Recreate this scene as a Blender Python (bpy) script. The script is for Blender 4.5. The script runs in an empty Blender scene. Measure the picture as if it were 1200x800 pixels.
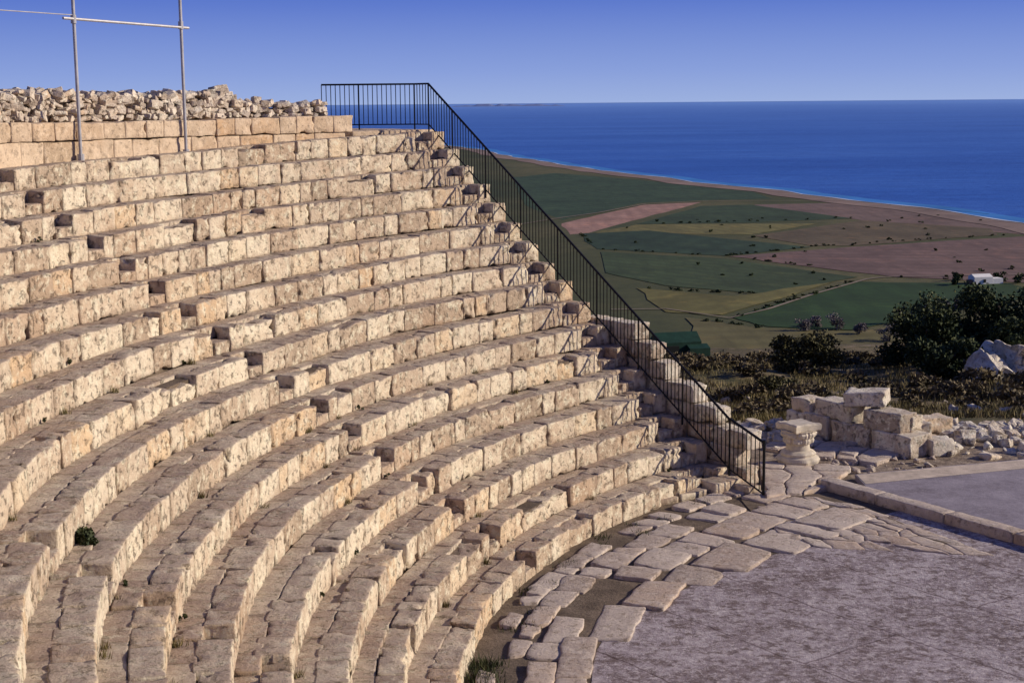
import bpy, math, random
import numpy as np
from mathutils import Matrix, Vector
random.seed(7); rng=np.random.default_rng(11)
sc=bpy.context.scene
# ------------------------------------------------------------ constants
OX,OY=14.7075,18.3732; R0=15.43; DR=0.632; TE=2.201; EO=2.0; HR=0.4; H=7.645
AIS=[2.763,3.25,3.737,4.22]
DE=np.array([math.cos(TE),math.sin(TE)]); PE=np.array([-math.sin(TE),math.cos(TE)])
def zrow(k,th): return HR*k+k/17.0*(0.22-0.5*np.clip((np.asarray(th,float)-2.2)/.563,-.2,1.0))
def pol(R,th): return OX+R*np.cos(th),OY+R*np.sin(th)
def thv(R,v): return TE+math.asin((EO+v)/R)
# ------------------------------------------------------------ noise
TAB=rng.random((32,32,32)).astype(np.float32)
def vnoise(P):
    P=np.asarray(P,float); i=np.floor(P).astype(int); f=P-i; f=f*f*(3-2*f); i&=31; j=(i+1)&31
    x0,y0,z0=i[...,0],i[...,1],i[...,2]; x1,y1,z1=j[...,0],j[...,1],j[...,2]; fx,fy,fz=f[...,0],f[...,1],f[...,2]
    a=TAB[x0,y0,z0]*(1-fx)+TAB[x1,y0,z0]*fx; b=TAB[x0,y1,z0]*(1-fx)+TAB[x1,y1,z0]*fx
    c=TAB[x0,y0,z1]*(1-fx)+TAB[x1,y0,z1]*fx; d=TAB[x0,y1,z1]*(1-fx)+TAB[x1,y1,z1]*fx
    return ((a*(1-fy)+b*fy)*(1-fz)+(c*(1-fy)+d*fy)*fz)*2-1
def fbm(P,o=3):
    s=0;a=1;
    for n in range(o): s=s+a*vnoise(np.asarray(P)*2**n+n*7.3); a*=.5
    return s/1.6
# ------------------------------------------------------------ mesh helper
def mkmesh(name,V,F,mat,smooth=False,tint=None,parent=None,edge_dark=None):
    V=np.asarray(V,np.float32); F=np.asarray(F,np.int32)
    me=bpy.data.meshes.new(name); n,m=F.shape
    me.vertices.add(len(V)); me.vertices.foreach_set('co',V.ravel())
    me.loops.add(n*m); me.loops.foreach_set('vertex_index',F.ravel())
    me.polygons.add(n); me.polygons.foreach_set('loop_start',np.arange(0,n*m,m,dtype=np.int32))
    me.polygons.foreach_set('loop_total',np.full(n,m,np.int32))
    me.polygons.foreach_set('use_smooth',np.full(n,smooth))
    for nm,ar in (('tint',tint),('edge_dark',edge_dark)):
        if ar is not None:
            a=me.attributes.new(nm,'FLOAT','POINT'); a.data.foreach_set('value',np.asarray(ar,np.float32))
    me.update(calc_edges=True); me.validate()
    ob=bpy.data.objects.new(name,me); sc.collection.objects.link(ob)
    if mat: me.materials.append(mat)
    if parent: ob.parent=parent
    return ob
def pyd(name,V,F,mat,smooth=False,parent=None):
    me=bpy.data.meshes.new(name); me.from_pydata([tuple(map(float,v)) for v in V],[],F); me.update()
    for p in me.polygons: p.use_smooth=smooth
    ob=bpy.data.objects.new(name,me); sc.collection.objects.link(ob); me.materials.append(mat)
    if parent: ob.parent=parent
    return ob
def empty(name):
    e=bpy.data.objects.new(name,None); sc.collection.objects.link(e); return e
def template(nx,ny,nz):
    def co(n):
        if n==2: return np.array([-.5,.5])
        inner=np.linspace(-.5,.5,n-2); c=np.sort(np.concatenate([inner,[-.5+.06,.5-.06]])); return c
    cx,cy,cz=co(nx),co(ny),co(nz); idx={};V=[];F=[]
    def vid(i,j,k):
        if (i,j,k) not in idx: idx[(i,j,k)]=len(V);V.append((cx[i],cy[j],cz[k]))
        return idx[(i,j,k)]
    for k in (0,nz-1):
        for i in range(nx-1):
            for j in range(ny-1):
                q=[vid(i,j,k),vid(i+1,j,k),vid(i+1,j+1,k),vid(i,j+1,k)]; F.append(q if k else q[::-1])
    for j in (0,ny-1):
        for i in range(nx-1):
            for k in range(nz-1):
                q=[vid(i,j,k),vid(i+1,j,k),vid(i+1,j,k+1),vid(i,j,k+1)]; F.append(q if j==0 else q[::-1])
    for i in (0,nx-1):
        for j in range(ny-1):
            for k in range(nz-1):
                q=[vid(i,j,k),vid(i,j+1,k),vid(i,j+1,k+1),vid(i,j,k+1)]; F.append(q[::-1] if i==0 else q)
    return np.array(V),np.array(F)
def blocks(name,C,D,mat,n=(7,5,5),rad=.03,amp=.02,freq=3.,rot=None,mapf=None,tint=None,smooth=True,parent=None,flip=False,pit=0.):
    C=np.asarray(C,float);D=np.asarray(D,float);N=len(C)
    T,F=template(*n); P=T[None]*D[:,None,:]
    rad=np.broadcast_to(np.asarray(rad,float),(N,))[:,None,None]
    rd=np.minimum(rad,D.min(1)[:,None,None]*.45)
    half=D[:,None,:]/2-rd
    q=np.clip(P,-half,half); d=P-q; L=np.linalg.norm(d,axis=2,keepdims=True); P=q+d/np.maximum(L,1e-6)*rd
    off=rng.random((N,1,3))*31
    amp=np.broadcast_to(np.asarray(amp,float),(N,))[:,None]
    Q=P*freq+off
    if pit:
        # broken cavities and chipped arrises: push inwards where the noise peaks
        pn=np.clip(vnoise(Q*1.5+11)*.7+.45*vnoise(Q*3.1+4)-.22,0,1)*pit
        edge=np.clip((np.abs(T[None,:,1])>.42)*1.+(np.abs(T[None,:,2])>.42)*1.+(np.abs(T[None,:,0])>.42)*.7,0,2.2)
        ln=np.maximum(np.linalg.norm(P,axis=2),1e-4); P=P*(1-np.minimum(pn*edge/ln,.35))[...,None]
    for a in range(3):
        P[:,:,a]+=amp*(vnoise(Q+a*5.1)+.6*vnoise(Q*2.7+a*3.7))
    if rot is not None: P=np.einsum('nij,nvj->nvi',rot,P)
    P=P+C[:,None,:]
    if mapf is not None: P=mapf(P)
    if flip: F=F[:,::-1]
    V=P.reshape(-1,3); FF=(F[None]+(np.arange(N)*len(T))[:,None,None]).reshape(-1,4)
    if tint is None: tint=rng.random(N)
    jn=(rng.random((N,1))**2)*.8
    gr=np.clip(np.clip((-.26-T[:,2])/.25,0,1)[None]*rng.uniform(.3,1,(N,1))+(np.abs(T[:,0])>.43)[None]*jn+(T[:,2]>.43)[None]*.12,0,1)  # mask for darker colour towards the foot, at side joints, faintly on top
    return mkmesh(name,V,FF,mat,smooth,np.repeat(tint,len(T)),parent,gr.ravel())
def rotz(a,tx=None,ty=None):
    a=np.asarray(a,float);N=len(a);out=np.zeros((N,3,3))
    for i in range(N):
        m=Matrix.Rotation(a[i],3,'Z')
        if tx is not None: m=m@Matrix.Rotation(tx[i],3,'X')@Matrix.Rotation(ty[i],3,'Y')
        out[i]=np.array(m)
    return out
# ------------------------------------------------------------ materials
class NT:
    def __init__(s,name):
        s.m=bpy.data.materials.new(name); s.m.use_nodes=True; s.t=s.m.node_tree; s.b=s.t.nodes['Principled BSDF']
        s.b.inputs['Roughness'].default_value=.9; s.b.inputs['Specular IOR Level'].default_value=.2
        g=s.t.nodes.new('ShaderNodeNewGeometry'); s.pos=g.outputs['Position']; s.nrm=g.outputs['Normal']
    def n(s,t,**k):
        x=s.t.nodes.new(t)
        for a,b in k.items(): setattr(x,a,b)
        return x
    def l(s,a,b): s.t.links.new(a,b)
    def noise(s,scale,detail=4,rough=.6,vec=None,out='Fac'):
        x=s.n('ShaderNodeTexNoise'); x.inputs['Scale'].default_value=scale; x.inputs['Detail'].default_value=detail; x.inputs['Roughness'].default_value=rough
        s.l(vec or s.pos,x.inputs['Vector']); return x.outputs[out]
    def ramp(s,fac,stops):
        r=s.n('ShaderNodeValToRGB'); e=r.color_ramp.elements
        while len(e)<len(stops): e.new(.5)
        for i,(p,c) in enumerate(stops): e[i].position=p; e[i].color=tuple(c)+(1,) if len(c)==3 else c
        s.l(fac,r.inputs[0]); return r.outputs[0]
    def mix(s,f,a,b,mode='MIX'):
        x=s.n('ShaderNodeMix',data_type='RGBA',blend_type=mode)
        for i,v in ((0,f),(6,a),(7,b)):
            if isinstance(v,(int,float)): x.inputs[i].default_value=v
            elif isinstance(v,tuple): x.inputs[i].default_value=v+(1,)
            else: s.l(v,x.inputs[i])
        return x.outputs[2]
    def math(s,op,a,b=None,clamp=False):
        x=s.n('ShaderNodeMath',operation=op,use_clamp=clamp)
        for i,v in ((0,a),(1,b)):
            if v is None: continue
            if isinstance(v,(int,float)): x.inputs[i].default_value=v
            else: s.l(v,x.inputs[i])
        return x.outputs[0]
    def bump(s,h,strength,dist,prev=None):
        x=s.n('ShaderNodeBump'); x.inputs['Strength'].default_value=strength; x.inputs['Distance'].default_value=dist
        s.l(h,x.inputs['Height']); 
        if prev: s.l(prev,x.inputs['Normal'])
        return x.outputs[0]
    def col(s,c):
        if isinstance(c,tuple): s.b.inputs['Base Color'].default_value=c+(1,)
        else: s.l(c,s.b.inputs['Base Color'])
    def normal(s,x): s.l(x,s.b.inputs['Normal'])
G=lambda v:(v,v,v)
def stone(name,light,mid,dark,top,topamt=.6,bs=1.0,dk=.75,gr=.8):
    s=NT(name)
    at=s.n('ShaderNodeAttribute',attribute_name='tint').outputs['Fac']
    base=s.ramp(at,[(0,tuple(x*.75 for x in mid)),(.16,mid),(.36,light),(.78,tuple(min(.78,x*1.12) for x in light)),(1,tuple(x*y for x,y in zip(light,(.95,.80,.64))))])
    n1=s.noise(2.3,5,.7); base=s.mix(s.ramp(n1,[(.47,G(0)),(.62,G(.7))]),base,mid)
    n4=s.noise(.5,3,.6); base=s.mix(s.ramp(n4,[(.47,G(0)),(.65,G(.5))]),base,tuple(x*y for x,y in zip(mid,(.98,.86,.77))))
    n5=s.noise(5.5,5,.75); base=s.mix(s.ramp(n5,[(.51,G(0)),(.62,G(.75))]),base,tuple(min(.79,x*1.2) for x in light))
    n2=s.noise(8,6,.8); base=s.mix(s.ramp(n2,[(.55,G(0)),(.66,G(dk))]),base,dark)
    ga=s.n('ShaderNodeAttribute',attribute_name='edge_dark').outputs['Fac']
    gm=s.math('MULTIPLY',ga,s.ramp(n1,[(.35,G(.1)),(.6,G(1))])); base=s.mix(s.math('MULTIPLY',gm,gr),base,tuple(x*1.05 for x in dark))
    # top colour mixed in patches on the up-facing faces
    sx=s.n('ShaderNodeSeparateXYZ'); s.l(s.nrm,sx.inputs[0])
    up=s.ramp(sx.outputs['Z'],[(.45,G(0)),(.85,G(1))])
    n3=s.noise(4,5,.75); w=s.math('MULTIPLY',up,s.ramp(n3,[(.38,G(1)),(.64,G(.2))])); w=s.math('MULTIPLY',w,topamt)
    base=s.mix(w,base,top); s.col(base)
    h=s.math('ADD',s.noise(12,6,.72),s.math('MULTIPLY',s.ramp(n2,[(.55,G(1)),(.63,G(0))]),.5))
    s.normal(s.bump(h,.9*bs,.05)); return s.m
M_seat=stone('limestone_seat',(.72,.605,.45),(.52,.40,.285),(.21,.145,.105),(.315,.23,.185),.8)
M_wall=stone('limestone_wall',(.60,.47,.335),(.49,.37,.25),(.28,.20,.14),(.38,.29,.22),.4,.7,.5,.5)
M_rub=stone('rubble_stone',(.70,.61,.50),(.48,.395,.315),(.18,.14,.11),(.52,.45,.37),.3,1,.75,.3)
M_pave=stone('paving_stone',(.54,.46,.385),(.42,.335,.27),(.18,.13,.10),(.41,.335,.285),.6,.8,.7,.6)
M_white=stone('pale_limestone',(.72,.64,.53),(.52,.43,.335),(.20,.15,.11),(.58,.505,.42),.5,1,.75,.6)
def soil(name,a,b,c,sc1=2.):
    s=NT(name); x=s.ramp(s.noise(sc1,6,.7),[(.3,a),(.5,b),(.72,c)]); s.col(s.mix(s.ramp(s.noise(40,3,.6),[(.4,G(0)),(.8,G(.6))]),x,tuple(v*.5 for v in a)))
    s.normal(s.bump(s.noise(18,5,.7),.8,.04)); return s.m
M_dirt=soil('earth_fill',(.09,.066,.047),(.16,.12,.085),(.26,.195,.14))
def floor_mat(name,k=1.3,joint=True):
    s=NT(name); m=lambda c:tuple(x*k for x in c)
    a=s.ramp(s.noise(.55,8,.85),[(.38,m((.13,.095,.09))),(.46,m((.20,.16,.165))),(.54,m((.29,.245,.255))),(.64,m((.40,.35,.35)))])
    a=s.mix(s.ramp(s.noise(8,8,.9),[(.50,G(0)),(.55,G(.75))]),a,m((.46,.41,.405)))
    a=s.mix(s.ramp(s.noise(3.1,8,.9),[(.44,G(.9)),(.495,G(0))]),a,m((.11,.078,.07)))
    if joint:
        mp=s.n('ShaderNodeMapping'); mp.inputs['Rotation'].default_value=(0,0,.93); s.l(s.pos,mp.inputs[0])
        br=s.n('ShaderNodeTexBrick'); br.inputs['Scale'].default_value=1; br.inputs['Brick Width'].default_value=9.; br.inputs['Row Height'].default_value=1.9
        br.inputs['Mortar Size'].default_value=.024; br.inputs['Mortar Smooth'].default_value=.6; br.inputs['Color1'].default_value=(1,1,1,1); br.inputs['Color2'].default_value=(.92,.92,.92,1); br.inputs['Mortar'].default_value=(.5,.45,.45,1)
        vv=s.n('ShaderNodeVectorMath',operation='ADD'); nz=s.n('ShaderNodeTexNoise'); nz.inputs['Scale'].default_value=2.; nz.inputs['Detail'].default_value=5; s.l(s.pos,nz.inputs['Vector'])
        sc2=s.n('ShaderNodeVectorMath',operation='SCALE'); s.l(nz.outputs['Color'],sc2.inputs[0]); sc2.inputs['Scale'].default_value=.2
        s.l(mp.outputs[0],vv.inputs[0]); s.l(sc2.outputs[0],vv.inputs[1]); s.l(vv.outputs[0],br.inputs['Vector'])
        a=s.mix(1.0,a,br.outputs['Color'],'MULTIPLY')
    s.col(a)
    s.normal(s.bump(s.noise(9,6,.8),.8,.06)); s.b.inputs['Roughness'].default_value=.8
    return s.m
M_floor=floor_mat('concrete_floor')
def flat(name,c,rough=.8,metal=0,var=.25,sc_=3,bump=.2):
    s=NT(name); d=tuple(x*(1-var) for x in c); l=tuple(min(1,x*(1+var)) for x in c)
    s.col(s.ramp(s.noise(sc_,6,.7),[(.3,d),(.7,l)])); s.b.inputs['Roughness'].default_value=rough; s.b.inputs['Metallic'].default_value=metal
    if bump: s.normal(s.bump(s.noise(sc_*8,4,.7),bump,.02))
    return s.m
def stage_mat():
    s=NT('stage_concrete'); a=s.ramp(s.noise(1.2,7,.75),[(.34,(.17,.145,.16)),(.5,(.24,.21,.235)),(.68,(.31,.275,.30))])
    a=s.mix(s.ramp(s.noise(12,6,.8),[(.5,G(0)),(.62,G(.4))]),a,(.38,.34,.36)); s.col(a); s.normal(s.bump(s.noise(9,6,.8),.4,.04)); return s.m
M_stage=stage_mat()
M_tan=flat('stage_border',(.50,.41,.32),.85,0,.3,3,.5)
M_iron=flat('painted_iron',(.012,.012,.014),.45,.3,.2,8,0)
M_pipe=flat('galvanised_pipe',(.42,.41,.42),.5,.35,.2,6,0)
def foliage(name,a,b,c):
    s=NT(name); at=s.n('ShaderNodeAttribute',attribute_name='tint').outputs['Fac']
    s.col(s.ramp(at,[(0,a),(.5,b),(1,c)])); s.b.inputs['Roughness'].default_value=.7; return s.m
M_juniper=foliage('juniper_leaves',(.012,.022,.008),(.032,.048,.015),(.075,.085,.028))
M_bush=foliage('bush_leaves',(.025,.026,.01),(.065,.062,.024),(.13,.11,.045))
M_scrub=foliage('scrub_leaves',(.045,.04,.02),(.11,.085,.045),(.19,.145,.08))
M_grass=foliage('dry_grass',(.055,.055,.02),(.14,.115,.045),(.28,.21,.10))
M_weed=foliage('weed_leaves',(.02,.03,.01),(.045,.055,.02),(.11,.10,.04))
M_bare=foliage('bare_branches',(.10,.085,.08),(.16,.135,.13),(.22,.19,.18))
M_bark=flat('bark',(.09,.065,.045),.9,0,.3,10)
# ------------------------------------------------------------ seating rows
C=[];D=[];K=[];A=[];TI=[]
C2=[];D2=[];K2=[];T2=[]
THM=4.55
def widths(a,b,rf,lo,hi):
    L=(b-a)*rf; out=[]; x=0
    while x<L-1e-6:
        w=random.uniform(lo,hi)
        if L-x-w<lo*.7: w=L-x
        out.append((x,w)); x+=w
    return out
for k in range(1,18):
    rf=R0+(k-1)*DR; th0=thv(rf,-.38); rec=[(thv(rf,0),thv(rf,.46))]+[(a,a+.48/rf) for a in AIS]
    bp=[th0]; 
    for r in rec: bp+=[r[0],r[1]]
    bp.append(THM)
    for i in range(len(bp)-1):
        a,b=bp[i],bp[i+1]; isrec=(i%2==1)
        if isrec:
            w=(b-a)*rf-.02
            C.append((((a+b)/2)*rf,rf+.17,-HR/2-.15)); D.append((w,.34,.26)); K.append(k); A.append(.008); TI.append(rng.random()*.2)  # notch stones tinted darker, shade of the recess put into the colour
            C.append((((a+b)/2)*rf,rf+.34+.15,-.23)); D.append((w,.29,.46)); K.append(k); A.append(.01); TI.append(rng.random()*.2)
            continue
        for x,w in widths(a,b,rf,.34,1.0):
            dp=random.uniform(.33,.43); sh=random.uniform(-.012,.014); top=-abs(random.gauss(0,.010)); bad=random.random()
            am=random.uniform(.008,.019)
            if bad<.07: top-=random.uniform(.03,.12); sh+=random.uniform(.0,.07); am=.036
            g=random.choice((.001,.003,.006,.012,.02))
            C.append((a*rf+x+w/2,rf+sh+dp/2,top-.215)); D.append((w-g,dp,.43)); K.append(k); A.append(am); TI.append(rng.random())
    for x,w in widths(th0,THM,rf,.4,1.1):
        g=random.uniform(.002,.012); top=-.006-abs(random.gauss(0,.008)); 
        if random.random()<.05: top-=.035
        r0_=rf+.36; 
        C2.append(((th0*rf+x+w/2),r0_+.16,top-.1)); D2.append((w-g,.33,.2)); K2.append(k); T2.append(rng.random()*.7)
def rowmap(K):
    K=np.array(K,float)[:,None]; RF=R0+(K-1)*DR
    def f(P):
        th=P[...,0]/RF; wob=.045*vnoise(np.stack([th*9,K*3.7+0*th,0*th],-1)); R=P[...,1]+wob
        z=P[...,2]+zrow(K,th)+.03*vnoise(np.stack([th*7+9,K*2.1+0*th,0*th],-1))
        return np.stack([OX+R*np.cos(th),OY+R*np.sin(th),z],-1)
    return f
seat=empty('stone_theatre_seating')
rad=rng.uniform(.006,.03,len(C))
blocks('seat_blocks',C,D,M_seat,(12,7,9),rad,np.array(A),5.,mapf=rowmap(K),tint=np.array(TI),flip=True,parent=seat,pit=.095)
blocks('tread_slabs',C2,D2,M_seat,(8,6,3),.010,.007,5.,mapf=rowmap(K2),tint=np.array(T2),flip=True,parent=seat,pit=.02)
# solid stepped core under the blocks
V=[];F=[]
for k in range(1,18):
    rf=R0+(k-1)*DR; a=thv(rf,-.30); ths=np.linspace(a,THM,80); b=len(V); re=rf+DR+.06
    for t in ths:
        z=float(zrow(k,t))-.10
        for (R,zz) in ((rf+.10,-.4),(rf+.10,z),(re,z),(re,-.4)):
            if zz>0 and any(x_-.2/rf<t<x_+.7/rf for x_ in [thv(rf,0)]+AIS): zz=z-.22
            x,y=pol(R,t); V.append((x,y,zz))
    for i in range(len(ths)-1):
        for j in range(3):
            p=b+i*4+j; F.append((p,p+4,p+5,p+1))
    F.append((b,b+1,b+2,b+3)); e=b+(len(ths)-1)*4; F.append((e+3,e+2,e+1,e))
pyd('earth_core',V,F,M_dirt,parent=seat)
C=[];D=[];RZ=[]
for k in range(1,18):
    for cz in np.arange(-.2,.4*k-.35,.42):
        u=R0+(k-1)*DR+DR/2; v=-.34
        p=np.array([OX,OY])+DE*u+PE*(EO+v); C.append((p[0],p[1],cz+.2)); D.append((DR*.99,.2,.41)); RZ.append(TE)
blocks('end_facing',C,D,M_wall,(5,4,4),.02,.012,3.,rot=rotz(RZ),parent=seat)
C=[];D=[];RZ=[]
for (u,v,w,l,h,z) in ((15.15,.05,.8,.5,.26,.13),(14.95,-.25,.35,.9,.18,.09),(15.2,.9,.7,.42,.15,.07),(15.2,1.65,.7,.4,.13,.06)):
    p=np.array([OX,OY])+DE*u+PE*(EO+v); C.append((p[0],p[1],z)); D.append((l,w,h)); RZ.append(TE)
blocks('foot_blocks',C,D,M_seat,(6,6,4),.02,.015,4.,rot=rotz(RZ),parent=seat)
# ------------------------------------------------------------ back wall
def arcblocks(name,th0,th1,R,dep,z0f,z1f,lo,hi,mat,amp=.012,parent=None,rad=.014):
    C=[];D=[]
    for x,w in widths(th0,th1,R,lo,hi):
        th=th0+(x+w/2)/R; z0=z0f(th);z1=z1f(th)-abs(random.gauss(0,.012))
        C.append((th*R+0.0,R+dep/2+random.uniform(-.01,.01),(z0+z1)/2)); D.append((w-.004,dep,z1-z0))
    def f(P):
        th=P[...,0]/R; return np.stack([OX+P[...,1]*np.cos(th),OY+P[...,1]*np.sin(th),P[...,2]],-1)
    return blocks(name,C,D,mat,(9,4,7),rad,amp,4.,mapf=f,flip=True,parent=parent,pit=.05)
bw=empty('back_wall')
THW=2.364
arcblocks('lower_course',THW,3.7,26.17,.5,lambda t:6.3,lambda t:6.98,.5,1.0,M_wall,parent=bw)
arcblocks('upper_course',THW-.008,3.7,26.14,.6,lambda t:6.985,lambda t:7.37+.03*math.sin(t*9),.45,.9,M_wall,parent=bw)
arcblocks('ledge',THW,3.7,26.60,.75,lambda t:6.6,lambda t:7.33,.5,.9,M_wall,.02,parent=bw)
# rubble wall on top
C=[];D=[];RZ=[];TX=[];TY=[]
th=THW+.005
def rtop(t):
    return 7.66 if t<2.478 else 7.86+.04*math.sin(t*31)
while th<3.6:
    ht=rtop(th)
    z=7.36
    while z<ht:
        for rr in (26.82,27.0,27.18):
            s=random.uniform(.10,.32) if th>2.45 else random.uniform(.1,.22); hh=min(random.uniform(.06,.17),s*.8)
            x,y=pol(rr+random.uniform(-.05,.05),th+random.uniform(-.005,.005)); C.append((x,y,z+hh/2)); D.append((s,random.uniform(.16,.28),hh)); RZ.append(th+math.pi/2+random.uniform(-.5,.5)); TX.append(random.uniform(-.35,.35));TY.append(random.uniform(-.4,.4))
        z+=random.uniform(.09,.13)
    th+=random.uniform(.13,.2)/27
for (t,z,s) in ((2.478,7.80,.34),(2.482,7.98,.3),(2.472,7.75,.3),(2.479,8.04,.18),(2.49,7.9,.3)):
    x,y=pol(26.95,t); C.append((x,y,z)); D.append((s*1.2,s,s*.7)); RZ.append(t+1.4);TX.append(.1);TY.append(.1)
rub=empty('rubble_wall')
blocks('rubble_stones',C,D,M_rub,(5,5,5),.025,.02,7.,rot=rotz(RZ,TX,TY),smooth=False,parent=rub)
arcblocks('rubble_core',THW+.01,3.6,26.86,.3,lambda t:7.2,lambda t:rtop(t)-.08,.5,1,M_dirt,parent=rub)
C=[];D=[];RZ=[]
for i in range(7):
    for j in range(3):
        u=26.35+i*.5; v=-.1+j*.8
        p=np.array([OX,OY])+DE*u+PE*(EO+v); C.append((p[0],p[1],6.90)); D.append((.48,.78,.2)); RZ.append(TE)
blocks('landing_slab',C,D,M_wall,(5,5,3),.02,.012,3.,rot=rotz(RZ))
# ------------------------------------------------------------ railing
def tube(V,F,a,b,r,n=6):
    a=Vector(a);b=Vector(b);d=(b-a); q=d.to_track_quat('Z','Y'); base=len(V)
    for p in (a,b):
        for i in range(n):
            t=2*math.pi*i/n; V.append(tuple(p+q@Vector((r*math.cos(t),r*math.sin(t),0))))
    for i in range(n): j=(i+1)%n; F.append((base+i,base+j,base+n+j,base+n+i))
    F.append(tuple(base+i for i in range(n))[::-1]); F.append(tuple(base+n+i for i in range(n)))
def uv(u,v): p=np.array([OX,OY])+DE*u+PE*(EO+v); return p
V=[];F=[]
def fence(p0,z0,p1,z1,h,sp=.115,rb=.011):
    p0=np.array(p0);p1=np.array(p1);L=np.linalg.norm(p1-p0);n=max(1,int(L/sp))
    tube(V,F,(p0[0],p0[1],z0+h),(p1[0],p1[1],z1+h),.026); tube(V,F,(p0[0],p0[1],z0+.1),(p1[0],p1[1],z1+.1),.017)
    for i in range(n+1):
        f=i/n; p=p0+(p1-p0)*f; z=z0+(z1-z0)*f; big=(i%12==0)
        tube(V,F,(p[0],p[1],z-(.1 if big else -.1)),(p[0],p[1],z+h),.021 if big else rb,5)
RV=-.22
pB=uv(25.95,RV)
fence(uv(14.25,RV),-.02,uv(15.2,RV),.30,1.12)
fence(uv(15.2,RV),.30,pB,7.03,1.1)
fence(pB,7.03,uv(26.6,RV),7.03,1.1)
fence(uv(26.6,RV),7.03,(-4.75,38.9),7.03,1.1)
tube(V,F,(*uv(14.25,RV),-.1),(*uv(14.25,RV),1.16),.028,8)
pyd('iron_railing',V,F,M_iron)
# ------------------------------------------------------------ pipe scaffold
V=[];F=[]
x1,y1=pol(26.05,2.668);x2,y2=pol(26.05,2.552)
tube(V,F,(x1,y1,6.5),(x1,y1,11.2),.035,10);tube(V,F,(x2,y2,6.7),(x2,y2,11.4),.035,10)
dx=np.array([x1-x2,y1-y2]);dx/=np.linalg.norm(dx)
z1=9.30
tube(V,F,(x1+dx[0]*.25,y1+dx[1]*.25-.06,z1+.03),(x2-dx[0]*.25,y2-dx[1]*.25-.06,z1-.03),.028,10)
tube(V,F,(x1,y1,z1+.1),(x1+dx[0]*6,y1+dx[1]*6,z1+.14),.011,6)
for (x,y) in ((x1,y1),(x2,y2)):
    tube(V,F,(x,y-.02,z1-.06),(x,y-.02,z1+.1),.055,10); tube(V,F,(x,y,6.5),(x,y,6.72),.07,10)
pyd('pipe_scaffold',V,F,M_pipe)
# ------------------------------------------------------------ parapet wall outside the railing
wl=empty('retaining_wall'); C=[];D=[];RZ=[]
U0,U1=15.25,20.0
def ptop(u): return min(3.0,max(1.1,(u-15.)*.633+.62))
z=-.3;row=0
while z<3.2:
    hh=.36; u=U0-.3*(row%2)
    while u<U1:
        w=random.uniform(.45,.8); m=u+w/2
        if z+hh<=ptop(m)+.14 and U0-.1<m<U1+.2:
            p=uv(m,-.66); C.append((p[0],p[1],z+hh/2)); D.append((w-.012,.44,hh-.008)); RZ.append(TE)
        u+=w
    z+=hh;row+=1
blocks('wall_blocks',C,D,M_white,(8,5,6),.02,.018,4.,rot=rotz(RZ),parent=wl,pit=.09)
# ------------------------------------------------------------ orchestra floor and ring paving
def rin(t): return 11.9+1.85*min(1,max(0,(t-2.5)/.5))
n=200; ths=np.linspace(0,2*math.pi,n,endpoint=False)
def rfl(t): return min(13.72,rin(t)+.10) if 2.2<t<4.5 else (12.0 if t<=2.2 else 13.72)
V=[(OX+rfl(t)*math.cos(t),OY+rfl(t)*math.sin(t),.02) for t in ths]; pyd('orchestra_floor',V,[tuple(range(n))],M_floor)
V=[];F=[]
tt=np.linspace(2.15,4.5,90)
for t in tt:
    for R in (rfl(t)-.02,15.6): x,y=pol(R,t); V.append((x,y,.012))
for i in range(len(tt)-1): F.append((2*i,2*i+1,2*i+3,2*i+2))
pyd('earth_strip',V,F,M_dirt)
def slab_mesh(name,polys,tops,mat,thick=.14,corner=.03,bz=.012,drp=.010):
    V=[];F=[];T=[];m=8
    g=np.array([0,.04,.25,.42,.58,.75,.96,1.])
    for q,zt in zip(polys,tops):
        q=np.array(q,float); c=q.mean(0); b=len(V); tt=random.random(); tl=(random.uniform(-.014,.014),random.uniform(-.014,.014)); cs=[random.uniform(0,corner*4) for _ in range(4)]
        for j in range(m):
            for i in range(m):
                a,bb=g[i],g[j]; ca,cb=2*a-1,2*bb-1; ci=(1 if a>.5 else 0)+(2 if bb>.5 else 0); sh=1-cs[ci]*(ca*ca*cb*cb)**2
                p=(q[0]*(1-a)+q[1]*a)*(1-bb)+(q[3]*(1-a)+q[2]*a)*bb; p=c+(p-c)*sh
                e=1 if i in(0,m-1) or j in(0,m-1) else 0
                nz=fbm(np.array([p[0]*5,p[1]*5,zt*9]),2); n2=vnoise(np.array([p[0]*6,p[1]*6,5.]));n3=vnoise(np.array([p[0]*6,p[1]*6,15.]))
                V.append((p[0]+.035*n2,p[1]+.035*n3,zt+bz*nz-(drp if e else 0)+tl[0]*ca+tl[1]*cb)); T.append(tt)
        for j in range(m-1):
            for i in range(m-1): F.append((b+j*m+i,b+j*m+i+1,b+(j+1)*m+i+1,b+(j+1)*m+i))
        ring=[i for i in range(m)]+[j*m+m-1 for j in range(1,m)]+[(m-1)*m+i for i in range(m-2,-1,-1)]+[j*m for j in range(m-2,0,-1)]
        b2=len(V)
        for r in ring: p=V[b+r]; V.append((p[0],p[1],zt-thick)); T.append(tt)
        nr=len(ring)
        for i in range(nr): j=(i+1)%nr; F.append((b+ring[j],b+ring[i],b2+i,b2+j))
    return mkmesh(name,np.array(V),np.array(F),mat,True,np.array(T))
polys=[];tops=[]
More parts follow.
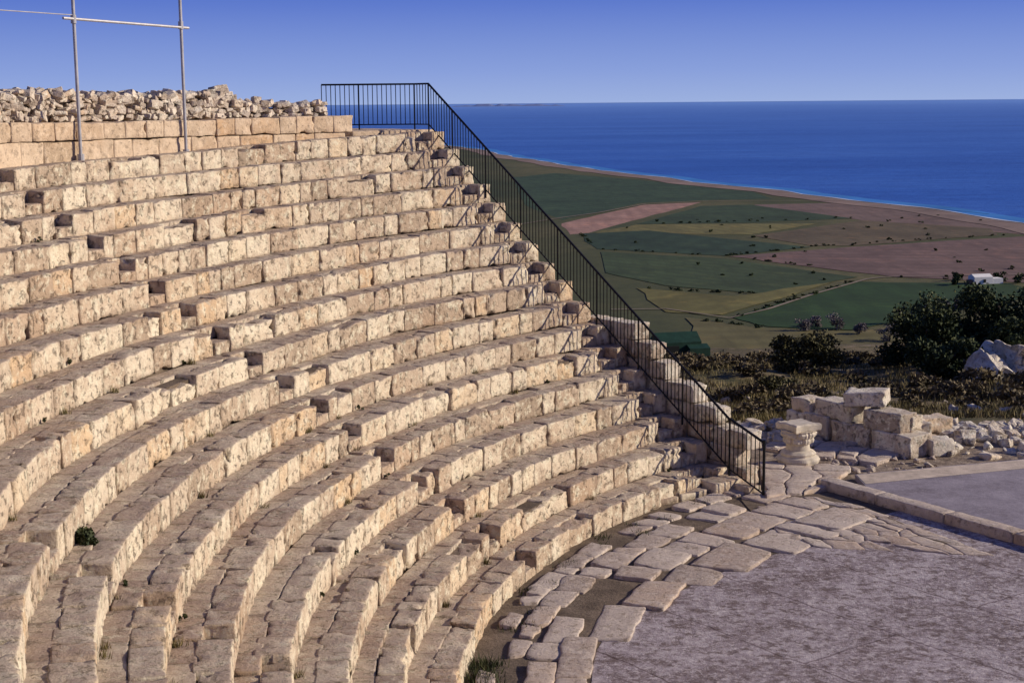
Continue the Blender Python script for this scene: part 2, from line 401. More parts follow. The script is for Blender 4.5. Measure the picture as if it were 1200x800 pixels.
for c,(f0,f1,lo,hi,drop,zt) in enumerate(((.0,.31,.6,1.7,.02,.06),(.32,.60,.4,1.2,.04,.065),(.615,.82,.35,.9,.12,.055),(.83,.98,.3,.8,.25,.055))):
    th=2.30
    while th<4.4:
        w=random.uniform(lo,hi)/14; r_a=rin(th+w/2);
        if random.random()>drop:
            ra=r_a+(15.3-r_a)*f0+random.uniform(-.05,.05)*(1 if c else 1.8); rb=r_a+(15.3-r_a)*f1-random.uniform(-.02,.05)
            if th>2.9 and c>=2 and random.random()<.5: th+=w; continue
            j=lambda: random.uniform(-.007,.007)
            q=[pol(ra,th+.0008+j()),pol(ra,th+w-.0008+j()),pol(rb+random.uniform(-.06,.02),th+w-.0008+j()),pol(rb+random.uniform(-.06,.02),th+.0008+j())]
            polys.append([tuple(map(float,x)) for x in q]); tops.append(zt+random.uniform(-.015,.02))
        th+=w
slab_mesh('orchestra_paving',polys,tops,M_pave)
polys=[];tops=[]
def crazy(P00,P10,P11,P01,nu,nv,zt,gap=.05,drop=.08):
    P=[[None]*(nu+1) for _ in range(nv+1)]
    for j in range(nv+1):
        for i in range(nu+1):
            a=(i+random.uniform(-.33,.33)*(0<i<nu))/nu; b=(j+random.uniform(-.33,.33)*(0<=j<nv))/nv
            P[j][i]=(np.array(P00)*(1-a)+np.array(P10)*a)*(1-b)+(np.array(P01)*(1-a)+np.array(P11)*a)*b
    for j in range(nv):
        for i in range(nu):
            if random.random()<drop*(3 if j==0 else 1): continue
            q=np.array([P[j][i],P[j][i+1],P[j+1][i+1],P[j+1][i]]); c=q.mean(0); q=c+(q-c)*(1-gap); 
            polys.append(q); tops.append(zt+random.uniform(-.012,.012))
crazy((4.75,25.5),(8.1,24.9),(6.2,28.9),(4.6,28.5),8,8,.04,.03,.06)
crazy((4.9,28.6),(6.2,29.2),(7.1,31.0),(5.2,31.6),3,5,.10,.05,.15)
crazy((4.9,31.7),(7.4,31.1),(9.0,33.0),(6.0,34.0),5,4,.06,.08,.35)
slab_mesh('crazy_paving',polys,tops,M_pave,.1,.02)
pyd('earth_patch',[(4.6,25.95,.027),(5.6,25.8,.027),(6.7,25.75,.027),(7.55,25.55,.027),(6.3,29.1,.027),(4.4,28.7,.027)],[(0,1,2,3,4,5)],M_dirt)
# ------------------------------------------------------------ stage
V=[(6.95,29.0,.13),(12.6,20.6,.13),(22,25.5,.13),(12.8,32.0,.13),(6.95,30.15,.13)]
bV=[(x,y,-.1) for x,y,z in V]; F=[(0,1,2,3,4)]+[(j,i,5+i,5+j) for i,j in ((0,1),(1,2),(2,3),(3,4),(4,0))]
stg=empty('stage_platform')
pyd('deck',V+bV,F,M_stage,parent=stg)
pyd('border_strip',[(6.98,29.35,.136),(12.9,31.3,.136),(12.85,31.95,.136),(6.97,30.1,.136)],[(0,1,2,3)],M_tan,parent=stg)
C=[];D=[];RZ=[];s=0; a0=np.array([6.1,29.5]);dd=np.array([.555,-.832]);yw=math.atan2(dd[1],dd[0])
while s<11:
    w=random.uniform(1.3,2.2); p=a0+dd*(s+w/2); C.append((p[0]+.12,p[1]+.06,.09)); D.append((w-.015,.34,.24)); RZ.append(yw); s+=w
blocks('stage_kerb',C,D,M_pave,(12,5,4),.02,.012,3.,rot=rotz(RZ),parent=stg,pit=.03)
# ------------------------------------------------------------ ruins
def ruin(name,L,mat=M_white,amp=.02):
    C=[l[:3] for l in L];D=[l[3:6] for l in L];RZ=[l[6] for l in L];TX=[l[7] if len(l)>7 else 0 for l in L];TY=[l[8] if len(l)>8 else 0 for l in L]
    return blocks(name,C,D,mat,(10,8,8),.03,amp,4.,rot=rotz(RZ,TX,TY),pit=.12)
ya=math.atan2(32.3-35.0,8.85-6.9)
ruin('ruined_block_wall',[
 (8.55,32.75,.2,1.1,.75,.5,ya),(7.85,33.7,.2,1.15,.7,.5,ya),(7.1,34.75,.22,1.3,.75,.55,ya),
 (8.35,33.0,.65,1.0,.6,.42,ya+.06),(7.55,34.15,.66,1.2,.62,.42,ya-.04),(6.95,35.0,.62,.6,.62,.34,ya),
 (7.95,33.55,1.06,.95,.62,.33,ya+.5,.05,-.08),(8.75,32.95,.6,.45,.5,.36,ya+.2),
 (9.3,32.6,.15,.6,.5,.36,.3),(9.0,33.7,.25,.8,.55,.45,.1),(9.6,34.3,.25,.9,.5,.4,.4)])
def scatter(name,n,cx,cy,sx,sy,smin,smax,zf,mat,up=.0,amp=.04,pit=.1,nn=(7,7,6),fr=4.):
    C=[];D=[];RZ=[];TX=[];TY=[]
    for i in range(n):
        x=random.gauss(cx,sx);y=random.gauss(cy,sy);s=random.uniform(smin,smax)*random.uniform(.5,1); r=math.hypot((x-cx)/sx,(y-cy)/sy); z=zf(x,y)+s*.12+up*max(0,1-r)*random.random()
        C.append((x,y,z));D.append((s*random.uniform(.8,1.5),s*random.uniform(.7,1.1),s*random.uniform(.4,.8)));RZ.append(random.uniform(0,6));TX.append(random.uniform(-.4,.4));TY.append(random.uniform(-.4,.4))
    return blocks(name,C,D,mat,nn,.04,amp,fr,rot=rotz(RZ,TX,TY),smooth=False,pit=pit)
# ------------------------------------------------------------ terrain
def terr(x,y):
    x=np.asarray(x,float);y=np.asarray(y,float)
    low=np.interp(y,[-60,-20,33.5,38,45,60,100,150,200,260,340,420],[-2,0,0,-.45,-1.6,-3.2,-9.6,-17.2,-30,-48,-68,-75.])
    low=np.where(x>14,low+np.clip((x-14)/12,0,1.2)*np.interp(y,[40,55,75,110],[0,1.1,1.3,0]),low)
    low=low-np.interp(x,[40,120,300],[0,12,75])
    dx_=x-OX;dy_=y-OY; R=np.hypot(dx_,dy_); v=dx_*PE[0]+dy_*PE[1]-EO; u=dx_*DE[0]+dy_*DE[1]
    cav=(R-R0)/DR*HR-1.1
    high=np.where(R<26.4,np.maximum(cav,-.06),np.interp(R,[26.4,27.2,60,120,350],[6.1,6.75,6.2,2,-75.]))
    high=np.where(R<15.2,-.06,high)
    w=np.clip((v+.45)/.3,0,1)
    z=low*(1-w)+high*w
    nn=fbm(np.stack([x*.15,y*.15,0*x],-1),3)*np.clip((np.abs(y-30)-6)/30,0,1)*.6*(w<.5)
    far=np.clip((R-45)/60,0,1); nn=nn+far*fbm(np.stack([x*.03,y*.03,0*x+3],-1),3)*2.0
    z=z+nn
    z=np.where(z<-74,-75,z)
    z=np.where(R>420,-75,z)
    z=np.where((w<.5)&(y<34.5)&(y>8)&(x<30),np.minimum(z,-.01),z)
    z=np.where((R<15.3),-.04,z)
    return z
NA=480; radii=[0.5]
while radii[-1]<500: radii.append(radii[-1]+max(.35,radii[-1]*.02))
radii+=[600,900,1500,3000,8000,30000,160000]
radii=np.array(radii); ang=np.linspace(0,2*math.pi,NA,endpoint=False)
RR,AA=np.meshgrid(radii,ang,indexing='ij'); X=OX+RR*np.cos(AA);Y=OY+RR*np.sin(AA);Z=terr(X,Y)
V=np.stack([X,Y,Z],-1).reshape(-1,3); i=np.arange(len(radii)-1)[:,None];j=np.arange(NA)[None]
F=np.stack([i*NA+j,(i+1)*NA+j,(i+1)*NA+(j+1)%NA,i*NA+(j+1)%NA],-1).reshape(-1,4)
def ground_mat():
    s=NT('hill_and_plain')
    sp=s.n('ShaderNodeSeparateXYZ'); s.l(s.pos,sp.inputs[0])
    hill=s.ramp(s.noise(.8,7,.7),[(.3,(.06,.06,.025)),(.48,(.13,.105,.045)),(.6,(.20,.15,.085)),(.72,(.33,.27,.20))])
    near=s.ramp(s.noise(2.5,6,.7),[(.3,(.12,.09,.065)),(.5,(.23,.175,.13)),(.7,(.40,.33,.255))])
    f=s.math('MULTIPLY',s.math('ADD',sp.outputs['Y'],-33.),.2,True); c=s.mix(f,near,hill)
    mp=s.n('ShaderNodeMapping'); mp.inputs['Scale'].default_value=(1,.45,1); s.l(s.pos,mp.inputs[0])
    pl=s.ramp(s.noise(.008,6,.6,mp.outputs[0]),[(.3,(.045,.058,.022)),(.5,(.08,.082,.032)),(.65,(.13,.115,.05)),(.8,(.17,.13,.075))])
    pl=s.mix(s.ramp(s.noise(.12,4,.7),[(.4,G(0)),(.7,G(.6))]),pl,(.038,.046,.018))
    f2=s.math('MULTIPLY',s.math('ADD',sp.outputs['Z'],72.),.06,True); c=s.mix(f2,pl,c); s.col(c)
    s.normal(s.bump(s.noise(6,5,.7),.7,.1)); return s.m
mkmesh('ground',V,F,ground_mat(),True)
# ------------------------------------------------------------ fields
fields=empty('farm_fields')
def fieldmat(name,c,rows=0,ang=0,var=.4):
    c=tuple(x*1.35 for x in c)
    s=NT(name); a=s.ramp(s.noise(.022,8,.75),[(.3,tuple(x*(1-var) for x in c)),(.7,tuple(x*(1+var) for x in c))])
    mp2=s.n('ShaderNodeMapping'); mp2.inputs['Rotation'].default_value=(0,0,ang); mp2.inputs['Scale'].default_value=(1,.15,1); s.l(s.pos,mp2.inputs[0])
    a=s.mix(s.ramp(s.noise(.12,6,.75,mp2.outputs[0]),[(.45,G(0)),(.65,G(.55))]),a,tuple(x*.5 for x in c))
    a=s.mix(s.ramp(s.noise(.06,6,.8),[(.53,G(0)),(.64,G(.6))]),a,tuple(x*y for x,y in zip(c,(1.8,1.5,1.3))))
    if rows:
        mp=s.n('ShaderNodeMapping'); mp.inputs['Rotation'].default_value=(0,0,ang); s.l(s.pos,mp.inputs[0])
        w=s.n('ShaderNodeTexWave'); w.inputs['Scale'].default_value=rows; w.inputs['Distortion'].default_value=2.5; w.inputs['Detail'].default_value=3; s.l(mp.outputs[0],w.inputs[0])
        a=s.mix(s.math('MULTIPLY',w.outputs['Fac'],.4),a,tuple(x*.65 for x in c))
    s.col(a); return s.m
FD=[('plowed_field',(.24,.145,.11),[(34.9,1051.4),(64,1129),(108.3,1238),(157.9,1263.6),(125.9,1175.9),(84.6,1068.9),(49.7,973.1),(37.3,961.6)]),
('crop_field',(.030,.052,.026),[(1.6,1714.9),(52.2,1810.1),(130.7,1653.7),(222.5,1414.3),(222.8,1300),(159.2,1285.7),(106.7,1259.5),(37.1,1082.2),(11.5,1250.6)]),
('plowed_field',(.125,.086,.07),[(196,1227),(280,1243),(344,1003),(320,928),(257.6,1021),(224,1110),(185,1158)]),
('crop_field',(.030,.048,.022),[(151.5,1217),(192.6,1227),(241,1074),(163,1045),(85.9,1040)]),
('stubble_field',(.11,.10,.035),[(85.1,1036),(163.5,1035),(209,1032.3),(149.9,950.2),(52.5,972.8)]),
('crop_field',(.024,.042,.022),[(44,967.3),(89.4,986),(170.2,863.1),(115.6,819),(49,863.9)]),
('fallow_field',(.09,.07,.04),[(150,942),(244,1056),(308.3,979.3),(297.9,931),(195.1,870),(173,872)]),
('plowed_field',(.12,.078,.065),[(116.5,815.5),(195.1,864),(320.1,925),(235.7,684.2),(181,712.3),(148,764.3)]),
('crop_field',(.038,.055,.022),[(50,847),(113.7,803),(163.5,713.5),(110.7,654),(69.9,686.5),(46.2,741)]),
('crop_field',(.020,.043,.012),[(85.2,582.6),(157.4,696.7),(224.4,682),(225.9,644.5),(174.9,594),(124,546.8),(94.7,557.1)]),
('stubble_field',(.11,.10,.032),[(56,678),(95.3,646),(149,696),(82,589),(61.1,599)]),
('fallow_field',(.09,.08,.032),[(67,582),(93.7,552.5),(122.6,542),(181.1,583),(200,540),(176.4,500),(103.5,455),(61,488.4)])]
for fi,(nm,c,pl) in enumerate(FD):
    pts=[]
    for a in range(len(pl)):
        p=np.array(pl[a]);q=np.array(pl[(a+1)%len(pl)]); 
        for t in (0,.25,.5,.75): pts.append(tuple(p+(q-p)*t+(rng.normal(0,1.0,2) if t else 0)))
    pyd(nm,[(x,y,-74.95+.02*fi) for x,y in pts],[tuple(range(len(pts)))],fieldmat(nm+str(fi),c,.02 if fi%2 else .03,fi*.7),parent=fields)
def strip(name,pts,w,z,mat,parent=None):
    pts=[np.array(p,float) for p in pts];V=[];F=[]
    for i,p in enumerate(pts):
        d=pts[min(i+1,len(pts)-1)]-pts[max(i-1,0)]; d/=np.linalg.norm(d); n_=np.array([-d[1],d[0]])
        ww=w if not callable(w) else w(i)
        for sgn in (-.5,.5): q=p+n_*ww*sgn; V.append((q[0],q[1],z))
    for i in range(len(pts)-1): F.append((2*i,2*i+1,2*i+3,2*i+2))
    return pyd(name,V,F,mat,parent=parent)
M_road=flat('dirt_track',(.22,.175,.13),.95,0,.2,.05,0)
strip('dirt_road',[(40,606),(62.1,606.8),(83.8,579),(103,604),(130,650),(164.8,703),(176.2,712),(300,720)],1.6,-74.5,M_road)
strip('dirt_road',[(-10,1010),(30,1090),(65,1146.5),(110,1245),(164.9,1275.7),(282.4,1257.8),(345,1100)],2.0,-74.5,M_road)
# ------------------------------------------------------------ sea
coast=[(-347.1,3956.6),(-176,3230.7),(-58.9,2779.9),(-11.1,2449.5),(50.1,2152),(107.3,1892.2),(154,1707.4),(200.9,1553.9),(242.5,1439.4),(268.7,1329.5),(293.6,1245.4),(315.6,1171.3),(332.7,1097.2),(343,1017.5),(350,873.3),(345,624)]
cc=[]
for a in range(len(coast)-1):
    p=np.array(coast[a]);q=np.array(coast[a+1]); m=max(2,int(np.linalg.norm(q-p)/25))
    for t in range(m):
        r=p+(q-p)*t/m; nn=float(fbm(np.array([r[0]*.012,r[1]*.012,1.]),3)); cc.append((r[0]+9*nn,r[1]+9*nn))
cc.append(coast[-1])
def sea_mat():
    s=NT('sea_water')
    mp=s.n('ShaderNodeMapping'); mp.inputs['Scale'].default_value=(.35,1,1); mp.inputs['Rotation'].default_value=(0,0,.25); s.l(s.pos,mp.inputs[0])
    a=s.ramp(s.noise(.0035,6,.6,mp.outputs[0]),[(.3,(.022,.095,.38)),(.5,(.034,.13,.47)),(.72,(.06,.18,.55))])
    a=s.mix(s.ramp(s.noise(.04,6,.75,mp.outputs[0]),[(.35,G(0)),(.7,G(.65))]),a,(.012,.055,.26))
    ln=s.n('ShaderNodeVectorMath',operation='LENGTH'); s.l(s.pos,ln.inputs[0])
    hz=s.ramp(s.math('MULTIPLY',ln.outputs['Value'],1/40000.),[(0,G(0)),(.12,G(.18)),(.4,G(.45)),(1,G(.75))]); a=s.mix(hz,a,(.19,.35,.72)); s.col(a)  # aerial haze painted into the water colour, growing with distance
    s.b.inputs['Roughness'].default_value=.55; s.b.inputs['Specular IOR Level'].default_value=.15
    s.normal(s.bump(s.noise(.12,5,.7,mp.outputs[0]),1.,3.)); return s.m
far=[(345,300),(600,-500),(3000,-5000),(20000,-20000),(140000,-20000),(140000,140000),(-60000,140000),(-60000,60000),(-12000,25000),(-3000,14000),(-900,6500)]
sp=[(x,y,-74.62) for x,y in cc+far]; pyd('sea',sp,[tuple(range(len(sp)))],sea_mat())
M_beach=flat('beach_sand',(.21,.15,.12),.9,0,.35,.02,0); M_surf=flat('surf_foam',(.60,.63,.68),.6,0,.3,.03,0); M_shal=flat('shallow_water',(.05,.20,.48),.5,0,.25,.02,0)
strip('beach',[(x-12,y-9) for x,y in cc],34,-74.66,M_beach)
strip('shallows',[(x+9,y+7) for x,y in cc],22,-74.5,M_shal)
strip('surf',[(x-1,y-1) for x,y in cc],lambda i:2.2+2.0*math.sin(i*1.7)*math.sin(i*.37),-74.4,M_surf)
V=[];F=[]; xs=np.linspace(-1400,1300,60)
for i_,x in enumerate(xs):
    h=max(2,62*math.sin(math.pi*(i_/59))**.5*(.75+.35*float(vnoise(np.array([i_*.35,0.,0.])))))
    V+=[(x,36000,-75),(x,36150,-75+h),(x,37500,-75)]
for i_ in range(59):
    b=i_*3; F+=[(b,b+3,b+4,b+1),(b+1,b+4,b+5,b+2)]
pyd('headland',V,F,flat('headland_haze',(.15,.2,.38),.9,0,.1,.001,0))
# ------------------------------------------------------------ foliage helpers
def leafcloud(cx,cy,cz,rx,ry,rz,n,ls,lobes=9,bot=.25):
    L=[]
    for i in range(lobes):
        a=random.uniform(0,6.28);r=random.uniform(.15,.75);h=random.uniform(-.5,.75); L.append((r*math.cos(a),r*math.sin(a),h,random.uniform(.28,.5)))
    which=rng.integers(0,lobes,n); LL=np.array(L)[which]
    d=rng.normal(size=(n,3)); d/=np.linalg.norm(d,axis=1,keepdims=True); rr=rng.random(n)**.4
    P=LL[:,:3]+d*rr[:,None]*LL[:,3:4]*rng.uniform(.8,1.25,(n,1)); 
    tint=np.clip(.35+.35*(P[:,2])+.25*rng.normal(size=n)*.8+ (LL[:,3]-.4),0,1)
    P=P*np.array([rx,ry,rz])+np.array([cx,cy,cz+rz*.8])
    a=rng.normal(size=(n,3));a/=np.linalg.norm(a,axis=1,keepdims=True);b=np.cross(a,rng.normal(size=(n,3)));b/=np.linalg.norm(b,axis=1,keepdims=True)
    s=ls*rng.uniform(.6,1.4,(n,1)); V=np.stack([P-a*s,P+b*s*.55,P+a*s,P-b*s*.55],1).reshape(-1,3)
    return V,np.repeat(tint,4)
def plant(name,specs,mat,trunk=True,parent=None):
    Vs=[];Ts=[]
    for sp_ in specs: v,t=leafcloud(*sp_); Vs.append(v);Ts.append(t)
    V=np.concatenate(Vs);T=np.concatenate(Ts);F=np.arange(len(V)).reshape(-1,4)
    if not trunk: return mkmesh(name,V,F,mat,False,T,parent)
    e=empty(name); mkmesh('crown',V,F,mat,False,T,e)
    TV=[];TF=[]
    for (cx,cy,cz,rx,ry,rz,*_) in specs:
        base=Vector((cx,cy,cz-.3)); mid=base+Vector((random.uniform(-.1,.1),0,rz*.6)); tube(TV,TF,base,mid,.07*rx,7)
        for q in range(6):
            a=random.uniform(0,6.28); e1=mid+Vector((math.cos(a)*rx*.6,math.sin(a)*ry*.6,rz*random.uniform(.3,.9))); tube(TV,TF,mid,e1,.025*rx,5)
    pyd('trunk',TV,TF,M_bark,parent=e); return e
def tz(x,y): return float(terr(np.array(x),np.array(y)))
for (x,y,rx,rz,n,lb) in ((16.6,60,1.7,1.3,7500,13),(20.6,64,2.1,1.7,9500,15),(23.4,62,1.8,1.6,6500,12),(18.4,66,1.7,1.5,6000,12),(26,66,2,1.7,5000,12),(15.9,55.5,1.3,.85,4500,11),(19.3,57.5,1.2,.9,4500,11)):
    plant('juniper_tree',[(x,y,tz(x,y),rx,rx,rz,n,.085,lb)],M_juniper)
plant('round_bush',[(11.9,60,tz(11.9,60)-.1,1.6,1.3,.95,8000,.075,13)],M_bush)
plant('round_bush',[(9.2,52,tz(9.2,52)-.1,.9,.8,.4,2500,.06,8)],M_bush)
plant('low_shrub',[(17.5,50,tz(17.5,50),1.1,1,.4,3000,.06,9),(14.2,47,tz(14.2,47),.9,.8,.3,2200,.06,8)],M_scrub)
S=[]
for i_ in range(190):
    y=random.uniform(39,110); x=random.uniform(.10,.42)*y; r=random.uniform(.25,.75)*(1+y/150); S.append((x,y,tz(x,y)-.08,r,r,r*random.uniform(.3,.5),int(260+200*r),.05+.0006*y,5))
plant('scrub',S,M_scrub,False)
def grass(name,n,fx,h,mat,w=.012):
    xy=fx(n); x=xy[:,0];y=xy[:,1];z=xy[:,2]; hh=h*rng.uniform(.4,1.3,n); a=rng.uniform(0,6.28,n); l=rng.normal(0,.35,(n,2))*hh[:,None]; ww=w*rng.uniform(.6,1.5,n)
    b0=np.stack([x-np.cos(a)*ww,y-np.sin(a)*ww,z-.03],-1);b1=np.stack([x+np.cos(a)*ww,y+np.sin(a)*ww,z-.03],-1);t=np.stack([x+l[:,0],y+l[:,1],z+hh],-1)
    V=np.stack([b0,b1,t],1).reshape(-1,3); return mkmesh(name,V,np.arange(3*n).reshape(-1,3),mat,False,np.repeat(np.clip(rng.normal(.5,.25,n),0,1),3))
def hillxy(n):
    y=36+ (rng.random(n)**1.5)*70; x=rng.uniform(.08,.42,n)*y
    k=fbm(np.stack([x*.5,y*.5,0*x],-1),2)>-.25; x=x[k];y=y[k]; m=len(x)
    idx=rng.integers(0,m,n); x=x[idx]+rng.normal(0,.1,n);y=y[idx]+rng.normal(0,.1,n); return np.stack([x,y,terr(x,y)],-1)
grass('hill_grass',60000,hillxy,.2,M_grass,.018)
def tufts(centres,spread):
    def f(n):
        c=np.array(centres)[rng.integers(0,len(centres),n)]; return c+np.concatenate([rng.normal(0,spread,(n,2)),np.zeros((n,1))],1)
    return f
cen=[]
for t in (3.04,3.07,3.1,3.13): x,y=pol(15.2,t); cen.append((x,y,-.02))
grass('gutter_weeds',1100,tufts(cen,.12),.16,M_weed,.012)
cen=[]
for t in np.linspace(2.4,2.95,14): x,y=pol(15.25+random.uniform(-.5,.05),t+random.uniform(-.02,.02)); cen+= [(x,y,.0)]
grass('gutter_weeds',800,tufts(cen,.08),.10,M_weed,.010)
cen=[]
for i_ in range(40):
    k=random.randint(1,9); t=random.uniform(2.4,3.5); x,y=pol(R0+k*DR-.04,t); cen.append((x,y,float(zrow(k,t))-.02))
grass('seat_grass',1500,tufts(cen,.035),.09,M_grass,.007)
W=[]
x,y=pol(19.72,3.205); W.append((x,y,2.55,.26,.24,.2,1500,.035,7))
for i_ in range(16):
    k=random.randint(1,15); t=random.uniform(2.35,3.4); rr=R0+(k)*DR-.03; x,y=pol(rr,t); s=random.uniform(.04,.08); W.append((x,y,float(zrow(k,t))-.03,s,s,s,80,.018,3))
plant('row_weeds',W,M_weed,False)
zf=lambda x,y: tz(x,y)
scatter('fallen_rubble',90,5.9,35.0,.55,1.0,.15,.55,zf,M_white,up=.45)
scatter('fallen_rubble',260,10.6,34.6,1.7,1.2,.08,.5,zf,M_white,up=.2)
scatter('fallen_rubble',80,7.2,31.9,1.3,.8,.05,.2,zf,M_pave)
scatter('limestone_outcrop',60,21.0,54.0,1.7,1.5,.8,2.4,lambda x,y:tz(x,y)-.25,M_white,up=.7,amp=.16,pit=.5,nn=(13,12,10),fr=1.8)
scatter('hill_stones',140,14,44,5,5,.08,.4,zf,M_white)
# ------------------------------------------------------------ column capital
def capital(cx,cy,z0):
    prof=[(0,.40),(.02,.43),(.10,.45),(.16,.42),(.19,.36),(.24,.37),(.28,.33),(.31,.26),(.40,.245),(.44,.25),(.47,.29),(.52,.30),(.57,.285),(.60,.33),(.66,.35),(.70,.32),(.73,.34)]
    n=64;V=[];F=[]
    for z,r in prof:
        for i in range(n):
            t=2*math.pi*i/n; lf=0
            if z>.42: lf=(.05 if z>.45 else 0)*(abs(math.cos(4*t+(0 if z<.585 else math.pi/2)))**.6-.3)+.008*math.sin(24*t)
            elif z<.15: lf=.012*math.sin(9*t)
            rr=r+lf; nz=.018*float(vnoise(np.array([rr*math.cos(t)*9,rr*math.sin(t)*9,z*9+2]))); V.append(((rr+nz)*math.cos(t),(rr+nz)*math.sin(t),z))
    m=len(prof)
    for j in range(m-1):
        for i in range(n): F.append((j*n+i,j*n+(i+1)%n,(j+1)*n+(i+1)%n,(j+1)*n+i))
    F.append(tuple((m-1)*n+i for i in range(n)))
    b=len(V); K_=8; ring=[]
    for s_ in range(4):
        for q in range(K_):
            f=q/K_*2-1; r=.335; px,py=f*r,-(r-.055*(1-f*f)); a=s_*math.pi/2; ring.append((px*math.cos(a)-py*math.sin(a),px*math.sin(a)+py*math.cos(a)))
    for z,sc_ in ((.71,.92),(.74,1),(.84,1.03),(.87,.93)):
        for (px,py) in ring: V.append((px*sc_+.012*random.random(),py*sc_+.012*random.random(),z+.02*random.random()))
    nr=len(ring)
    for j in range(3):
        for i in range(nr): F.append((b+j*nr+i,b+j*nr+(i+1)%nr,b+(j+1)*nr+(i+1)%nr,b+(j+1)*nr+i))
    F.append(tuple(b+3*nr+i for i in range(nr)));F.append(tuple(b+i for i in range(nr))[::-1])
    a=.5
    V=[(cx+x*math.cos(a)-y*math.sin(a),cy+x*math.sin(a)+y*math.cos(a),z0+z) for x,y,z in V]
    return pyd('column_capital',V,F,M_cap,False)
M_cap=flat('pale_carved_stone',(.56,.49,.39),.9,0,.25,5,.6)
capital(6.05,31.55,.04)
# ------------------------------------------------------------ green shed, farm house, plain trees
M_green=flat('green_paint',(.012,.04,.026),.6,0,.3,2); M_dk=flat('dark_opening',(.01,.012,.012),.8,0,.1,2,0); M_wh=flat('whitewash',(.72,.70,.66),.8,0,.08,1,0); M_roof=flat('roof',(.2,.11,.08),.8,0,.2,1,0)
def boxv(cx,cy,z0,lx,ly,lz,yaw,name,mat,par,gable=0):
    c,s=math.cos(yaw),math.sin(yaw);V=[]
    pts=[(-1,-1,0),(1,-1,0),(1,1,0),(-1,1,0),(-1,-1,1),(1,-1,1),(1,1,1),(-1,1,1)]
    for a,b,h in pts: x=a*lx/2;y=b*ly/2; V.append((cx+x*c-y*s,cy+x*s+y*c,z0+h*lz))
    F=[(0,1,5,4),(1,2,6,5),(2,3,7,6),(3,0,4,7),(3,2,1,0)]
    if gable:
        for a in (-1,1): x=a*lx/2; V.append((cx+x*c,cy+x*s,z0+lz+gable))
        F+=[(4,5,9,8),(7,8,9,6),(4,8,7),(5,6,9)]
    else: F.append((4,5,6,7))
    return pyd(name,V,F,mat,parent=par)
gx,gy=15.2,140.; gz=tz(gx,gy)-.3
sh=empty('green_shed'); boxv(gx,gy,gz,4.2,2.6,2.0,.25,'walls',M_green,sh,.8); boxv(gx+1.9,gy-.8,gz,2.0,1.8,1.5,.25,'lean_to',M_green,sh,.3); boxv(gx-.4,gy-1.45,gz+.1,1.1,.5,1.6,.25,'door',M_dk,sh)
fh=empty('white_farmhouse'); fx_,fy_=212.,684.; boxv(fx_,fy_,-75,9,6,3.4,.2,'walls',M_wh,fh,1.2); boxv(fx_+7,fy_+1,-75,5,5,2.6,.2,'annex',M_wh,fh)
for q in (-2.5,1.): boxv(fx_+q,fy_-3.0,-74,1.1,.5,1.4,.2,'window',M_dk,fh)
boxv(fx_-5.5,fy_-2,-75,2.2,2,2.2,.2,'store',M_roof,fh)
for (x,y) in [(105.8,545.8),(118.3,549.3),(112,556),(130.5,520),(141.8,543.7),(146,560),(169.9,594.3),(178.7,601.3),(124,536.7),(160,580)]:
    r=random.uniform(3,5); plant('bare_tree',[(x,y,-75,r,r,r*.75,900,.32,10)],M_bare)
S=[]
for i_ in range(55):
    x=random.uniform(60,330);y=random.uniform(560,1100)
    if abs(x-200)<20 and abs(y-680)<25: continue
    r=random.uniform(.6,1.7); S.append((x,y,-75.2,r*1.3,r*1.3,r*.7,90,.5,4))
def hedge(p,q,n,sz):
    for i_ in range(n):
        t=random.random(); r=random.uniform(.5,1)*sz; S.append((p[0]+(q[0]-p[0])*t+random.gauss(0,1),p[1]+(q[1]-p[1])*t+random.gauss(0,1),-75.2,r*1.6,r,r*.7,60,.4,4))
hedge((85.2,582.6),(157.4,696.7),22,1.4); hedge((116,817),(150,764),8,1.3); hedge((235,684),(300,860),14,1.5); hedge((181,712),(235.7,686),8,1.4); hedge((50,864),(115,819),8,1.2); hedge((66,583),(93,552),9,1.5)
hedge((49,864),(44,967),10,1.4); hedge((115,819),(170,863),14,1.5); hedge((171,868),(298,930),16,1.4); hedge((85,1040),(241,1074),16,1.5); hedge((56,678),(110,652),12,1.4)
for (x,y) in ((205,697),(224,694),(230,684),(198,679)): S.append((x,y,-75,4,3,2.4,260,.6,6))
plant('hedgerow_bushes',S,M_juniper,False)
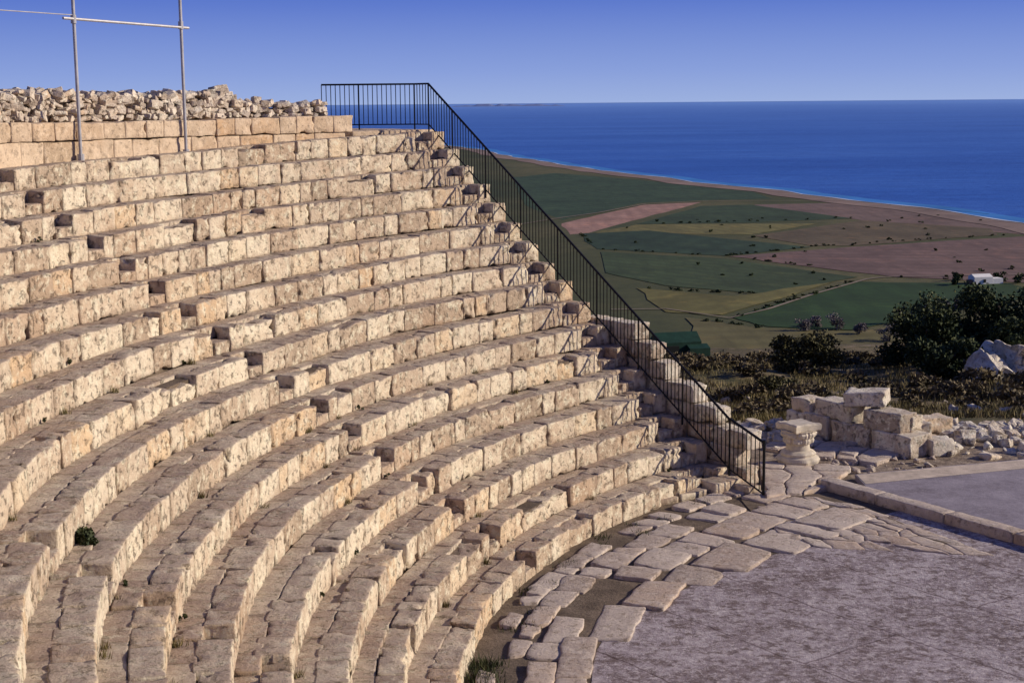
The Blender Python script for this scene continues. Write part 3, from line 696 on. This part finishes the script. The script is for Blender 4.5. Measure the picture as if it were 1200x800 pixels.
# ------------------------------------------------------------ light, sky, camera
EL,AZ=math.radians(24),math.radians(89)
w=bpy.data.worlds.new('World'); sc.world=w; w.use_nodes=True; nt=w.node_tree; bg=nt.nodes['Background']
sk=nt.nodes.new('ShaderNodeTexSky'); sk.sky_type='NISHITA'; sk.sun_disc=False; sk.sun_elevation=EL; sk.sun_rotation=AZ; sk.air_density=1.; sk.dust_density=.3; sk.ozone_density=4.
tc=nt.nodes.new('ShaderNodeTexCoord'); sx=nt.nodes.new('ShaderNodeSeparateXYZ'); nt.links.new(tc.outputs['Generated'],sx.inputs[0])
rp=nt.nodes.new('ShaderNodeValToRGB'); e=rp.color_ramp.elements
while len(e)<5: e.new(.5)
for i_,(p,c) in enumerate(((0,(.33,.45,.80)),(.02,(.235,.345,.76)),(.065,(.085,.165,.63)),(.2,(.055,.105,.43)),(1,(.035,.06,.23)))): e[i_].position=p; e[i_].color=c+(1,)
nt.links.new(sx.outputs['Z'],rp.inputs[0])
st=.085
scl=nt.nodes.new('ShaderNodeVectorMath'); scl.operation='SCALE'; nt.links.new(rp.outputs[0],scl.inputs[0]); scl.inputs['Scale'].default_value=1/st
mx=nt.nodes.new('ShaderNodeMix'); mx.data_type='RGBA'; mx.inputs[0].default_value=.88; nt.links.new(sk.outputs[0],mx.inputs[6]); nt.links.new(scl.outputs[0],mx.inputs[7])
nt.links.new(mx.outputs[2],bg.inputs[0]); bg.inputs[1].default_value=st
sl=bpy.data.lights.new('sun','SUN'); sl.energy=5.0; sl.angle=math.radians(.5); sl.color=(1,.88,.72); so=bpy.data.objects.new('sun',sl); sc.collection.objects.link(so)
sd=Vector((math.cos(EL)*math.sin(AZ),math.cos(EL)*math.cos(AZ),math.sin(EL))); so.rotation_euler=sd.to_track_quat('Z','Y').to_euler(); so.location=(40,0,40)
cd=bpy.data.cameras.new('camera'); cd.lens=1784.208/1200*36; cd.sensor_width=36; cd.clip_end=400000; cd.clip_start=.1; co=bpy.data.objects.new('camera',cd); sc.collection.objects.link(co)
co.matrix_world=Matrix.Translation((0,0,H))@Matrix.Rotation(math.pi/2-.15535,4,'X')@Matrix.Rotation(-.00862,4,'Z'); sc.camera=co
sc.view_settings.view_transform='Standard'; sc.view_settings.look='None'; sc.view_settings.exposure=0
